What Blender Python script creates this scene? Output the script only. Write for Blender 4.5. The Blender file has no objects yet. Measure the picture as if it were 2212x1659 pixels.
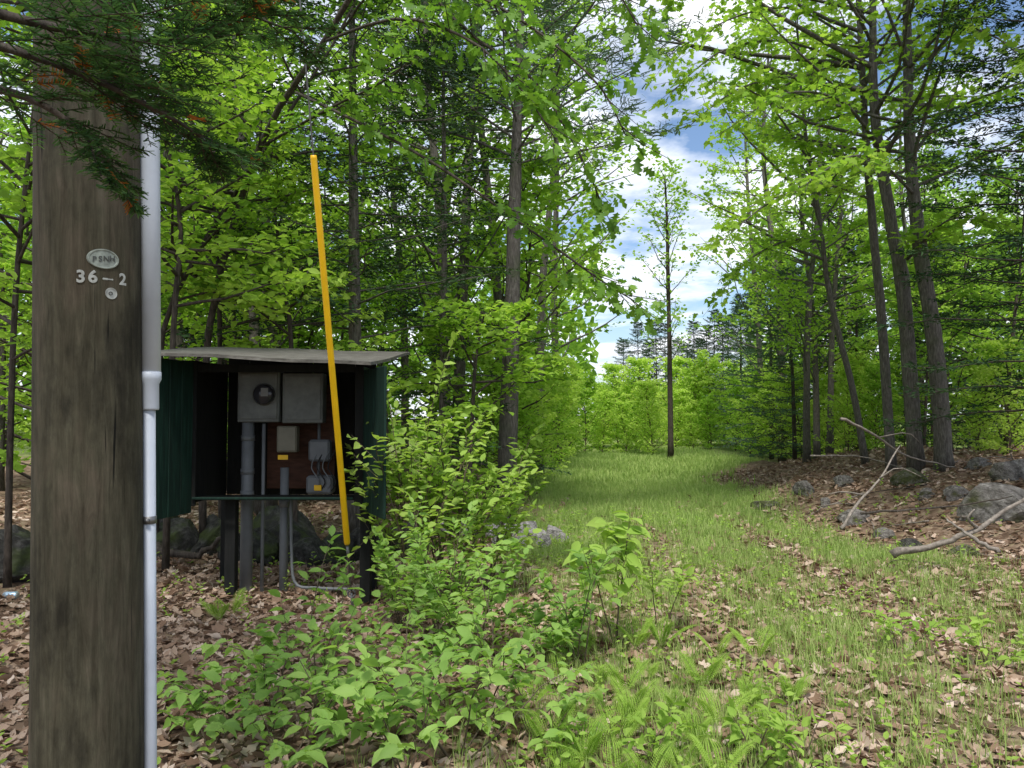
import bpy, bmesh, math, random
import numpy as np
from mathutils import Vector, Matrix
rng=np.random.default_rng(11); random.seed(11)
COL=bpy.context.scene.collection
R=math.radians
# ---------------------------------------------------------------- camera
F=1659.0; PITCH=R(2.43); CZ=1.6
cam=bpy.data.cameras.new('camera'); co=bpy.data.objects.new('camera',cam); COL.objects.link(co)
cam.lens=27; cam.sensor_width=36; cam.clip_start=.05; cam.clip_end=1000
co.location=(0,0,CZ); co.rotation_euler=(R(90)+PITCH,0,0)
bpy.context.scene.camera=co
def at(px,py,Y):
    x=(px-1106)/F; z=(829.5-py)/F
    d=Vector((x,math.cos(PITCH)-z*math.sin(PITCH),math.sin(PITCH)+z*math.cos(PITCH)))
    d*=Y/d.y
    return Vector((d.x,d.y,CZ+d.z))
def sstep(a,b,x):
    t=np.clip((x-a)/(b-a),0,1); return t*t*(3-2*t)
def H(x,y):
    x=np.asarray(x,float); y=np.asarray(y,float)
    bk=sstep(4.2,7.8,x+.35*np.sin(y*.6))*sstep(3,9,y)*(1-.8*sstep(15,24,y))
    h=.9*bk+.5*bk*(1-.6*bk)*(.12*np.sin(x*3.7+1.1*np.sin(y*2.1))+.1*np.sin(y*4.3+x*2.2)+.06*np.sin(x*8.1-y*6.7))
    h=h+.25*sstep(-4.5,-12,x)+ .03*np.sin(x*1.7+y*.9)+.025*np.sin(x*3.1-y*2.3)+.012*np.sin(x*7.3+y*5.1)+.01*np.sin(x*11.3-y*9.7+1)
    h=h+.5*sstep(34,60,y)
    return h
def Hf(x,y): return float(H(x,y))
def grassmask(x,y):
    xl=.45+.25*np.sin(y*.5)-.6*(1-sstep(3,6,y)); xr=4.35-.3*np.sin(y*.7)+3*sstep(16,26,y)
    m=sstep(xl-.9,xl+.5,x)*(1-sstep(xr-.4,xr+.9,x))
    near=1-sstep(5,12,y)
    pat=.5+.5*np.sin(x*2.3+1.3*np.sin(y*1.1))*np.sin(y*1.3+x*.7+2)
    rut=np.exp(-((x-(1.3+.05*y+.1*np.sin(y*2)))/.2)**2)+np.exp(-((x-(2.75+.05*y+.1*np.sin(y*1.7+1)))/.28)**2)
    m=m*(1-near*.55*(1-pat))*(1-np.minimum(rut,1)*.85*(1-sstep(8,16,y)))
    return np.clip(m,0,1)
# ---------------------------------------------------------------- mesh builder
class MB:
    def __init__(s): s.v=[];s.i=[];s.n=[];s.a=[];s.c=0
    def add(s,V,F_,val=None):
        V=np.asarray(V,float).reshape(-1,3); F_=np.asarray(F_,np.int64)
        s.v.append(V); s.i.append((F_+s.c).ravel()); s.n.append(np.full(len(F_),F_.shape[1]))
        s.a.append(np.zeros(len(F_)) if val is None else np.broadcast_to(val,(len(F_),)).astype(float)); s.c+=len(V)
    def addm(s,V,Fl,vals=None):
        base=s.c; V=np.asarray(V,float).reshape(-1,3); s.v.append(V); s.c+=len(V)
        for k,f in enumerate(Fl):
            f=np.asarray(f,np.int64); s.i.append((f+base).ravel()); s.n.append(np.full(len(f),f.shape[1]))
            s.a.append(np.zeros(len(f)) if vals is None else vals[k])
    def build(s,name,mat,parent=None,smooth=False,off=None):
        me=bpy.data.meshes.new(name)
        V=np.concatenate(s.v); 
        if off is not None: V=V-np.array(off)
        I=np.concatenate(s.i); n=np.concatenate(s.n); a=np.concatenate(s.a)
        me.vertices.add(len(V)); me.vertices.foreach_set('co',V.ravel())
        me.loops.add(len(I)); me.loops.foreach_set('vertex_index',I.astype(np.int32))
        me.polygons.add(len(n)); st=np.concatenate([[0],np.cumsum(n)[:-1]])
        me.polygons.foreach_set('loop_start',st.astype(np.int32))
        if smooth: me.polygons.foreach_set('use_smooth',np.ones(len(n),bool))
        me.update(calc_edges=True)
        at_=me.attributes.new('v','FLOAT','FACE'); at_.data.foreach_set('value',a.astype(np.float32))
        me.materials.append(mat)
        o=bpy.data.objects.new(name,me); COL.objects.link(o)
        if parent: o.parent=parent
        return o
def nrm(a): return a/np.maximum(np.linalg.norm(a,axis=-1,keepdims=True),1e-9)
UP=np.array([0,0,1.])
def tube(mb,pts,rad,n=10,caps=True,rough=0,val=0):
    P=np.array([tuple(p) for p in pts],float); k=len(P); rad=np.broadcast_to(rad,(k,))
    T=nrm(np.gradient(P,axis=0)); ref=np.array([1.,0,0]) if abs(T[0][0])<.8 else np.array([0,1.,0])
    V=[]
    u=nrm(np.cross(T[0],ref))
    for i in range(k):
        u=nrm(u-T[i]*np.dot(u,T[i])); w=np.cross(T[i],u)
        a=np.arange(n)*2*math.pi/n
        rr=rad[i]*(1+rough*rng.normal(size=n)) if rough else rad[i]*np.ones(n)
        V.append(P[i]+rr[:,None]*(np.cos(a)[:,None]*u+np.sin(a)[:,None]*w))
    V=np.concatenate(V); f=[]
    for i in range(k-1):
        for j in range(n):
            f.append((i*n+j,i*n+(j+1)%n,(i+1)*n+(j+1)%n,(i+1)*n+j))
    base=mb.c
    mb.add(V,f,val)
    if caps:
        mb.i.append(np.arange(n)[::-1]+base); mb.n.append(np.array([n])); mb.a.append(np.array([float(val)]))
        mb.i.append(np.arange(n)+base+(k-1)*n); mb.n.append(np.array([n])); mb.a.append(np.array([float(val)]))
def smoothpath(pts,k):
    P=np.array([tuple(p) for p in pts],float); n=len(P)
    t=np.linspace(0,n-1,k); out=[]
    for x in t:
        i=min(int(x),n-2); f=x-i
        p0=P[max(i-1,0)];p1=P[i];p2=P[i+1];p3=P[min(i+2,n-1)]
        out.append(.5*((2*p1)+(-p0+p2)*f+(2*p0-5*p1+4*p2-p3)*f*f+(-p0+3*p1-3*p2+p3)*f**3))
    return np.array(out)
def segs(mb,A,B,ra,rb,n=3):
    A=np.asarray(A);B=np.asarray(B);T=nrm(B-A); m=len(A)
    ref=np.where(np.abs(T[:,2:3])>.9,np.array([[1.,0,0]]),np.array([[0,0,1.]]))
    u=nrm(np.cross(T,ref)); w=np.cross(T,u)
    a=np.arange(n)*2*math.pi/n
    c=np.cos(a)[None,:,None]*u[:,None]+np.sin(a)[None,:,None]*w[:,None]
    ra=np.broadcast_to(ra,(m,));rb=np.broadcast_to(rb,(m,))
    V=np.concatenate([A[:,None]+c*ra[:,None,None],B[:,None]+c*rb[:,None,None]],1)
    f=[(j,(j+1)%n,n+(j+1)%n,n+j) for j in range(n)]
    Fq=(np.arange(m)*2*n)[:,None,None]+np.array(f)[None]
    mb.add(V,Fq.reshape(-1,4))
def ngon(o): 
    V=np.array([(x,y,.12*abs(y)-.12*x*x) for x,y in o]); return V,[np.arange(len(o))[None,::-1]]
T_S=(np.array([(0,0,0),(.45,.32,.08),(1,0,-.06),(.45,-.32,.08)]),[np.array([(0,2,1),(0,3,2)])])
T_6=(np.array([(0,0,0),(.25,.25,.06),(.62,.24,.05),(1,0,-.1),(.62,-.24,.05),(.25,-.25,.06)]),[np.array([(0,5,4,3),(0,3,2,1)])])
T_N=(np.array([(0,0,0),(.22,.2,.07),(.22,0,.0),(.22,-.2,.07),(.55,.27,.06),(.55,0,-.02),(.55,-.27,.06),(.82,.14,-.03),(.82,0,-.08),(.82,-.14,-.03),(1.05,0,-.2)]),
  [np.array([(0,2,1),(0,3,2),(7,8,10),(8,9,10)]),np.array([(1,2,5,4),(2,3,6,5),(4,5,8,7),(5,6,9,8)])])
MO=[(0,0),(-.06,.28),(.16,.27),(.28,.5),(.42,.22),(.62,.28),(1,0),(.62,-.28),(.42,-.22),(.28,-.5),(.16,-.27),(-.06,-.28)]
T_M=ngon(MO)
T_O=ngon([(0,0),(.15,.09),(.27,.27),(.38,.11),(.55,.36),(.63,.13),(.8,.25),(1,0),(.8,-.25),(.63,-.13),(.55,-.36),(.38,-.11),(.27,-.27),(.15,-.09)])
T_NE=(np.array([(0,-.07,0),(.5,-.14,0),(1,0,0),(.5,.14,0)]),[np.array([(0,1,2,3)])])
T_ND=(np.array([(0,-.045,0),(1,-.03,0),(1,.03,0),(0,.045,0)]),[np.array([(0,1,2,3)])])
T_L=(np.array([(0,0,0),(.2,.2,.16),(.2,-.17,.1),(.55,.27,.24),(.55,0,.0),(.55,-.22,.06),(.82,.14,.2),(.82,-.12,.1),(1.05,0,.25)]),[np.array([(0,2,4),(0,4,1),(6,7,8)]),np.array([(1,4,6,3),(2,5,7,4)]),np.array([(4,7,6)])])
T_LM=(np.array([(0.35,0,0)]+[(x,y,.5*y*y+.25*(x-.35)**2+(.1 if y>0 else 0)) for x,y in MO]),[np.array([(0,i+1,(i+1)%12+1) for i in range(12)])[:,::-1]])
def leafset(mb,C,D,N,S,tm,val):
    V0,Fs=tm; m=len(C)
    D=nrm(D); W=nrm(np.cross(N,D)); N=np.cross(D,W)
    S=np.broadcast_to(S,(m,))
    V=C[:,None]+S[:,None,None]*(V0[None,:,0:1]*D[:,None]+V0[None,:,1:2]*W[:,None]+V0[None,:,2:3]*N[:,None])
    val=np.broadcast_to(val,(m,))
    FF=[];VV=[]
    for f in Fs:
        FF.append(((np.arange(m)*len(V0))[:,None,None]+f[None]).reshape(-1,f.shape[1])); VV.append(np.repeat(val,len(f)))
    mb.addm(V,FF,VV)
def sprays(mb,A,B,n,size,tm,droop=.15,jit=.05,flat=.35,vb=None,s0=.1):
    m=len(A); s=s0+(1-s0)*(np.arange(n)+.7)/n
    C=A[:,None]+(B-A)[:,None]*s[None,:,None]+rng.normal(size=(m,n,3))*np.array([jit,jit,jit*.5])
    tw=nrm(B-A); side=nrm(np.cross(UP,tw)+1e-6)
    sg=np.where(np.arange(n)%2==0,1,-1)[None,:,None]
    D=tw[:,None]*.55+side[:,None]*sg*.8-UP*droop+rng.normal(size=(m,n,3))*.28
    N=UP+rng.normal(size=(m,n,3))*flat
    vb=rng.random(m) if vb is None else vb
    val=np.clip(.55*vb[:,None]+.45*rng.random((m,n)),0,1)
    leafset(mb,C.reshape(-1,3),D.reshape(-1,3),N.reshape(-1,3),size*rng.uniform(.6,1.15,m*n),tm,val.ravel())
def ev(P0,dh,el,L,cv,ph,s):
    pe=np.stack([-dh[:,1],dh[:,0],0*dh[:,0]],-1)
    q=P0[:,None]+(L[:,None]*s*np.cos(el)[:,None])[...,None]*dh[:,None]
    q=q+(L[:,None]*(s*np.sin(el)[:,None]+cv[:,None]*s*s))[...,None]*UP
    q=q+(L[:,None]*.06*np.sin(s*5+ph[:,None])*s)[...,None]*pe[:,None]
    q=q+(L[:,None]*.03*np.sin(s*9+2*ph[:,None])*s)[...,None]*UP
    return q
def limbset(wood,leaf,P0,az,el,L,cv,r,twigs,lpt,size,tm,tl=.42,tvert=.15,jit=.05,droop=.15,flat=.35,smin=.25,K=6,lad=.003,tw=True):
    n=len(P0); dh=np.stack([np.cos(az),np.sin(az),0*az],-1); ph=rng.random(n)*6.28
    s=np.linspace(0,1,K)[None].repeat(n,0); Q=ev(P0,dh,el,L,cv,ph,s)
    rr=r[:,None]*(1-s)**.8+lad
    segs(wood,Q[:,:-1].reshape(-1,3),Q[:,1:].reshape(-1,3),rr[:,:-1].ravel(),rr[:,1:].ravel(),5 if tw else 4)
    st=np.sort(smin+(1-smin)*(np.arange(twigs)[None]+rng.random((n,twigs)))/twigs,1)
    A=ev(P0,dh,el,L,cv,ph,st); B1=ev(P0,dh,el,L,cv,ph,np.minimum(st+.05,1.05)); tg=nrm(B1-A)
    sg=np.where(np.arange(twigs)%2==0,1,-1)[None]*rng.uniform(.5,1.15,(n,twigs)); sg[:,-1]*=.1
    c,si=np.cos(sg),np.sin(sg)
    d=np.stack([tg[...,0]*c-tg[...,1]*si,tg[...,0]*si+tg[...,1]*c,tg[...,2]*.6+rng.normal(size=sg.shape)*tvert],-1)
    d=nrm(d); Lt=(L[:,None]*tl*(1.15-st)+.12)*rng.uniform(.7,1.2,st.shape)
    B=A+d*Lt[...,None]; A=A.reshape(-1,3);B=B.reshape(-1,3)
    if tw: segs(wood,A,B,lad*1.3,lad*.5,3)
    vb=np.clip((rng.random(n)[:,None]*.6+rng.random((n,twigs))*.4),0,1).ravel()
    sprays(leaf,A,B,lpt,size,tm,droop,jit,flat,vb)
    return A,B
# ---------------------------------------------------------------- materials
def newmat(name):
    m=bpy.data.materials.new(name); m.use_nodes=True; nt=m.node_tree; nt.nodes.clear()
    out=nt.nodes.new('ShaderNodeOutputMaterial'); return m,nt,out
def ramp(nt,stops,fac=None):
    r=nt.nodes.new('ShaderNodeValToRGB'); e=r.color_ramp.elements
    while len(e)<len(stops): e.new(.5)
    for k,(p,c) in enumerate(stops): e[k].position=p; e[k].color=(*c,1)
    if fac is not None: nt.links.new(fac,r.inputs[0])
    return r
def leafmat(name,cols,trans=.5,tmul=(1.3,1.35,.7),rough=.5,spec=0):
    m,nt,out=newmat(name); L=nt.links
    a=nt.nodes.new('ShaderNodeAttribute'); a.attribute_name='v'
    oi=nt.nodes.new('ShaderNodeObjectInfo')
    mx=nt.nodes.new('ShaderNodeMath'); mx.operation='MULTIPLY_ADD'; L.new(oi.outputs['Random'],mx.inputs[0]); mx.inputs[1].default_value=.3
    m2=nt.nodes.new('ShaderNodeMath'); m2.operation='MULTIPLY'; L.new(a.outputs['Fac'],m2.inputs[0]); m2.inputs[1].default_value=.8
    L.new(m2.outputs[0],mx.inputs[2])
    r=ramp(nt,[(i/(len(cols)-1),c) for i,c in enumerate(cols)],mx.outputs[0])
    if spec:
        p=nt.nodes.new('ShaderNodeBsdfPrincipled'); p.inputs['Roughness'].default_value=rough; p.inputs['Specular IOR Level'].default_value=spec
        L.new(r.outputs[0],p.inputs['Base Color'])
    else:
        p=nt.nodes.new('ShaderNodeBsdfDiffuse'); L.new(r.outputs[0],p.inputs[0])
    t=nt.nodes.new('ShaderNodeBsdfTranslucent'); mu=nt.nodes.new('ShaderNodeMix'); mu.data_type='RGBA'; mu.blend_type='MULTIPLY'; mu.inputs[0].default_value=1
    L.new(r.outputs[0],mu.inputs[6]); mu.inputs[7].default_value=(*tmul,1); L.new(mu.outputs[2],t.inputs[0])
    s=nt.nodes.new('ShaderNodeMixShader'); s.inputs[0].default_value=trans; L.new(p.outputs[0],s.inputs[1]); L.new(t.outputs[0],s.inputs[2]); L.new(s.outputs[0],out.inputs[0])
    return m
def noisemat(name,stops,scale=(1,1,1),nscale=5,detail=8,rough=.85,bump=.4,bdist=.02,coord='Object',spec=.3,metal=0,nrough=.6,second=None,bscale=None):
    m,nt,out=newmat(name); L=nt.links
    tc=nt.nodes.new('ShaderNodeTexCoord'); mp=nt.nodes.new('ShaderNodeMapping'); mp.inputs['Scale'].default_value=scale
    L.new(tc.outputs[coord],mp.inputs[0])
    n=nt.nodes.new('ShaderNodeTexNoise'); n.inputs['Scale'].default_value=nscale; n.inputs['Detail'].default_value=detail; n.inputs['Roughness'].default_value=nrough
    L.new(mp.outputs[0],n.inputs[0]); r=ramp(nt,stops,n.outputs[0]); colr=r.outputs[0]
    if second:
        n2=nt.nodes.new('ShaderNodeTexNoise'); n2.inputs['Scale'].default_value=second[0]; n2.inputs['Detail'].default_value=4
        L.new(tc.outputs[coord],n2.inputs[0])
        r2=ramp(nt,[(second[2],(0,0,0)),(second[3],(1,1,1))],n2.outputs[0])
        mx=nt.nodes.new('ShaderNodeMix'); mx.data_type='RGBA'; L.new(r2.outputs[0],mx.inputs[0]); L.new(colr,mx.inputs[6]); mx.inputs[7].default_value=(*second[1],1); colr=mx.outputs[2]
    p=nt.nodes.new('ShaderNodeBsdfPrincipled'); p.inputs['Roughness'].default_value=rough; p.inputs['Specular IOR Level'].default_value=spec; p.inputs['Metallic'].default_value=metal
    L.new(colr,p.inputs['Base Color'])
    b=nt.nodes.new('ShaderNodeBump'); b.inputs['Strength'].default_value=bump; b.inputs['Distance'].default_value=bdist
    L.new(n.outputs[0],b.inputs['Height']); L.new(b.outputs[0],p.inputs['Normal']); L.new(p.outputs[0],out.inputs[0])
    return m
M={}
M['leaf']=leafmat('fresh_leaf',[(.075,.17,.03),(.20,.36,.055),(.35,.52,.10)],.5)
M['leaf2']=leafmat('yellow_green_leaf',[(.13,.27,.035),(.28,.46,.065),(.46,.63,.13)],.5)
M['bush']=leafmat('lime_bush_leaf',[(.27,.43,.07),(.44,.60,.12),(.60,.73,.21)],.5)
M['oak']=leafmat('oak_leaf',[(.09,.20,.03),(.18,.34,.05),(.30,.47,.075)],.5,spec=.2)
M['shrub']=leafmat('shrub_leaf',[(.13,.25,.055),(.25,.41,.095),(.38,.55,.14)],.45,spec=.2)
M['spruce']=leafmat('spruce_needles',[(.012,.030,.014),(.030,.062,.028),(.065,.11,.045)],.15)
M['bluespruce']=leafmat('blue_green_needles',[(.05,.095,.06),(.10,.165,.10),(.16,.24,.14)],.2)
M['fir']=leafmat('fir_needles',[(.03,.075,.03),(.065,.14,.055),(.16,.28,.09)],.3)
M['deadneedle']=leafmat('dead_needles',[(.25,.08,.02),(.35,.12,.03),(.4,.16,.05)],.2)
M['grass']=leafmat('grass_blade',[(.20,.30,.08),(.32,.44,.13),(.46,.54,.21)],.45,(1.2,1.25,.9))
M['fern']=leafmat('fern_green',[(.18,.32,.055),(.30,.45,.09),(.42,.56,.14)],.45)
M['litter']=leafmat('dry_leaf',[(.12,.07,.045),(.29,.195,.135),(.46,.345,.26),(.60,.50,.41)],.12,(1.1,1,.9),.7)
M['bark']=noisemat('grey_bark',[(.25,(.03,.026,.022)),(.5,(.12,.108,.092)),(.75,(.27,.25,.22))],(7,7,1.4),6,12,bump=1,bdist=.04,coord='Object',second=(2.3,(.07,.09,.04),.55,.8),nrough=.7)
M['darkbark']=noisemat('dark_bark',[(.3,(.02,.016,.012)),(.6,(.075,.06,.048)),(.8,(.15,.13,.11))],(6,6,1.5),6,10,bump=.8,bdist=.02)
M['deadwood']=noisemat('weathered_dead_wood',[(.3,(.10,.085,.07)),(.6,(.26,.225,.19)),(.8,(.40,.37,.33))],(8,8,8),3,8,bump=.5,bdist=.01)
M['stem']=noisemat('stem',[(.3,(.06,.045,.03)),(.7,(.14,.11,.07))],(1,1,1),20,3,bump=.1)
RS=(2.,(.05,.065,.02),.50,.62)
M['rock']=noisemat('lichened_granite',[(.3,(.022,.02,.018)),(.43,(.10,.09,.08)),(.55,(.2,.185,.168)),(.66,(.38,.36,.33))],(1,1,1),7,14,bump=.8,bdist=.05,second=(2.,(.07,.075,.025),.56,.7),nrough=.75)
M['rockpale']=noisemat('pale_granite',[(.3,(.05,.046,.04)),(.43,(.18,.17,.16)),(.55,(.34,.32,.31)),(.7,(.55,.53,.52))],(1,1,1),7,14,bump=.8,bdist=.05,second=(2.,(.06,.07,.03),.6,.7),nrough=.75)
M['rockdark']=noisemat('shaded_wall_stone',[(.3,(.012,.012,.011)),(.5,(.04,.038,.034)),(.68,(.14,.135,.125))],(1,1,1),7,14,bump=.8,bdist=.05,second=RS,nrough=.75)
M['moss']=noisemat('moss_rock',[(.3,(.025,.032,.01)),(.48,(.07,.078,.025)),(.57,(.12,.11,.09)),(.7,(.24,.23,.2))],(1,1,1),6,14,bump=.8,bdist=.05,nrough=.75)
# ---------------------------------------------------------------- object helpers
def tag(o,label=None,cat=None,group=None,kind=None):
    if label:o['label']=label
    if cat:o['category']=cat
    if group:o['group']=group
    if kind:o['kind']=kind
    return o
def empty(name,loc,label,cat,group=None,rz=0):
    o=bpy.data.objects.new(name,None); COL.objects.link(o); o.location=loc; o.rotation_euler=(0,0,rz); o.empty_display_size=.1
    return tag(o,label,cat,group)
def dup(root,loc,rz,sc,label,group=None):
    r=root.copy(); COL.objects.link(r); r.location=loc; r.rotation_euler=(0,0,rz); r.scale=(sc,sc,sc)
    r['label']=label
    if group: r['group']=group
    elif 'group' in r: del r['group']
    for ch in [c for c in COL.objects if c.parent==root]:
        c=ch.copy(); COL.objects.link(c); c.parent=r
    return r
# ---------------------------------------------------------------- ground
def lin(*a): return np.unique(np.concatenate([np.linspace(*q) for q in a]))
gx=lin((-200,-20,14),(-20,-7,30),(-7,10,200),(10,25,30),(25,200,14)); gy=lin((-40,1,16),(1,14,160),(14,40,110),(40,300,20))
X,Y=np.meshgrid(gx,gy); Z=H(X,Y)
V=np.stack([X,Y,Z],-1).reshape(-1,3); nx,ny=len(gx),len(gy)
i=np.arange(ny-1)[:,None]*nx+np.arange(nx-1)[None]; Fg=np.stack([i,i+1,i+1+nx,i+nx],-1).reshape(-1,4)
m,nt,out=newmat('forest_floor'); L=nt.links
g=nt.nodes.new('ShaderNodeNewGeometry')
vo=nt.nodes.new('ShaderNodeTexVoronoi'); vo.inputs['Scale'].default_value=14; L.new(g.outputs['Position'],vo.inputs[0])
n1=nt.nodes.new('ShaderNodeTexNoise'); n1.inputs['Scale'].default_value=9; n1.inputs['Detail'].default_value=10; L.new(g.outputs['Position'],n1.inputs[0])
r1=ramp(nt,[(.3,(.045,.03,.02)),(.5,(.14,.095,.065)),(.68,(.29,.21,.155))],n1.outputs[0])
sx=nt.nodes.new('ShaderNodeSeparateColor'); L.new(vo.outputs['Color'],sx.inputs[0])
r1b=ramp(nt,[(0,(.08,.05,.035)),(.5,(.21,.145,.10)),(1,(.36,.27,.2))],sx.outputs[0])
mx0=nt.nodes.new('ShaderNodeMix'); mx0.data_type='RGBA'; mx0.inputs[0].default_value=.5; L.new(r1.outputs[0],mx0.inputs[6]); L.new(r1b.outputs[0],mx0.inputs[7])
n2=nt.nodes.new('ShaderNodeTexNoise'); n2.inputs['Scale'].default_value=25; n2.inputs['Detail'].default_value=6; L.new(g.outputs['Position'],n2.inputs[0])
r2=ramp(nt,[(.3,(.10,.145,.035)),(.6,(.20,.28,.08)),(.8,(.30,.36,.14))],n2.outputs[0])
at1=nt.nodes.new('ShaderNodeAttribute'); at1.attribute_name='grass'
ma=nt.nodes.new('ShaderNodeMath'); ma.operation='MULTIPLY_ADD'; L.new(n1.outputs[0],ma.inputs[0]); ma.inputs[1].default_value=1.6; ma.inputs[2].default_value=-.85
mb_=nt.nodes.new('ShaderNodeMath'); mb_.operation='ADD'; mb_.use_clamp=True; L.new(at1.outputs['Fac'],mb_.inputs[0]); L.new(ma.outputs[0],mb_.inputs[1])
mx=nt.nodes.new('ShaderNodeMix'); mx.data_type='RGBA'; L.new(mb_.outputs[0],mx.inputs[0]); L.new(mx0.outputs[2],mx.inputs[6]); L.new(r2.outputs[0],mx.inputs[7])
p=nt.nodes.new('ShaderNodeBsdfDiffuse'); L.new(mx.outputs[2],p.inputs[0])
bu=nt.nodes.new('ShaderNodeBump'); bu.inputs['Strength'].default_value=.8; bu.inputs['Distance'].default_value=.03; L.new(n1.outputs[0],bu.inputs['Height']); L.new(bu.outputs[0],p.inputs['Normal']); L.new(p.outputs[0],out.inputs[0])
gb=MB(); gb.add(V,Fg); go=gb.build('ground',m,smooth=True); tag(go,'forest floor of brown leaf litter crossed by a grassy track','ground',kind='structure')
ga=go.data.attributes.new('grass','FLOAT','POINT')
gm=grassmask(V[:,0],V[:,1]); gm=np.maximum(gm*sstep(5,12,V[:,1])*.9,gm*.4)
gm=np.maximum(gm,.85*sstep(22,28,V[:,1])); ga.data.foreach_set('value',gm.astype(np.float32))
# ---------------------------------------------------------------- grass
def cover(n,x0,x1,y0,y1,fn):
    x=rng.uniform(x0,x1,n); y=rng.uniform(y0,y1,n); k=rng.random(n)<fn(x,y); return x[k],y[k]
def blades(mb,x,y,hmin,hmax,w,per):
    n=len(x); x=np.repeat(x,per)+rng.normal(size=n*per)*.03; y=np.repeat(y,per)+rng.normal(size=n*per)*.03
    h=np.repeat(rng.uniform(hmin,hmax,n),per)*rng.uniform(.5,1.1,n*per); z=H(x,y)
    a=rng.random(n*per)*6.28; lean=h*rng.uniform(.1,.7,n*per)
    d=np.stack([np.cos(a),np.sin(a),0*a],-1); s=np.stack([-np.sin(a),np.cos(a),0*a],-1)
    P=np.stack([x,y,z],-1); w=w*rng.uniform(.6,1.2,n*per)[:,None]
    Vv=np.stack([P-s*w,P+s*w,P+d*lean[:,None]*.35+UP*h[:,None]*.6+s*w*.8,P+d*lean[:,None]*.35+UP*h[:,None]*.6-s*w*.8,P+d*lean[:,None]+UP*h[:,None]*.95],1)
    idx=np.arange(n*per)[:,None]*5; v=rng.random(n*per)
    mb.addm(Vv,[idx+np.array([[0,1,2,3]]),idx+np.array([[3,2,4]])],[v,v])
gr=MB()
x,y=cover(12500,-.8,6,3.1,9,lambda x,y:grassmask(x,y)*.75+.02); blades(gr,x,y,.06,.19,.0026,8)
x,y=cover(11000,0,5.2,8,18,lambda x,y:grassmask(x,y)*.9); blades(gr,x,y,.07,.2,.004,5)
x,y=cover(9000,0,8,17,33,lambda x,y:grassmask(x,y)); blades(gr,x,y,.12,.24,.010,4)
tag(gr.build('grass',M['grass']),'thin green grass covering the track','grass',kind='stuff')
lt=MB()
def litter(n,x0,x1,y0,y1,fn,size,lift=.012,tm=T_L):
    x,y=cover(n,x0,x1,y0,y1,fn); n=len(x); C=np.stack([x,y,H(x,y)+rng.uniform(.0,lift*2.2,n)],-1)
    a=rng.random(n)*6.28; D=np.stack([np.cos(a),np.sin(a),rng.normal(size=n)*.3],-1); N=UP+rng.normal(size=(n,3))*.5
    leafset(lt,C,D,N,size*rng.uniform(.35,1.25,n),tm,np.clip(rng.normal(.45,.3,n),0,1))
litter(32000,-4.5,6.5,2.6,8.5,lambda x,y:.95-.45*grassmask(x,y),.075)
litter(13000,-4.5,6.5,2.6,8.5,lambda x,y:.95-.45*grassmask(x,y),.09,tm=T_LM)
litter(6000,.8,4.5,8.5,15,lambda x,y:.75-.7*grassmask(x,y),.1)
litter(24000,3.6,13,6,20,lambda x,y:.9-.85*grassmask(x,y),.10)
litter(10000,-9,1,8,16,lambda x,y:.8-.7*grassmask(x,y),.11)
tag(lt.build('leaf_litter',M['litter']),'dry tan fallen leaves covering the forest floor','leaf litter',kind='stuff')
gc=MB()
x,y=cover(5200,-4.5,6.5,2.9,12,lambda x,y:.15+.45*np.exp(-((x-.8)**2)/1.6)+.12*(np.sin(x*2+y*1.4)>0))
n=len(x); a=rng.random(n)*6.28; h=rng.uniform(.03,.2,n)
A=np.stack([x,y,H(x,y)+h*.3],-1); B=A+np.stack([np.cos(a)*.06,np.sin(a)*.06,h*.8],-1)
sprays(gc,A,B,6,.045,T_6,.1,.012,.4)
tag(gc.build('ground_cover',M['fern']),'tiny green seedlings scattered through the leaf litter','ground cover',kind='stuff')
# ---------------------------------------------------------------- tree makers
def trunk_interp(P,t):
    k=len(P); x=t*(k-1); i=np.minimum(x.astype(int),k-2); f=(x-i)[:,None]; return P[i]*(1-f)+P[i+1]*f
def xlimb(w,lf,pts,r,tw,lp,size,tm,tl=.5,seg=14,droop=.35,smin=.15,vd=-.1):
    P=smoothpath(pts,seg); tube(w,P,np.linspace(r,.005,seg),6)
    t=np.sort(rng.uniform(smin,1,tw)); A=trunk_interp(P,t); tg=nrm(trunk_interp(P,np.minimum(t+.05,1))-trunk_interp(P,np.maximum(t-.05,0)))
    a=np.where(np.arange(tw)%2==0,1,-1)*rng.uniform(.4,1.2,tw)
    d=nrm(np.stack([tg[:,0]*np.cos(a)-tg[:,1]*np.sin(a),tg[:,0]*np.sin(a)+tg[:,1]*np.cos(a),tg[:,2]*.5+rng.normal(size=tw)*.3+vd],-1))
    B=A+d*rng.uniform(.25,tl,tw)[:,None]; segs(w,A,B,.005,.002,4); sprays(lf,A,B,lp,size,tm,droop,.06,.6)
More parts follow.
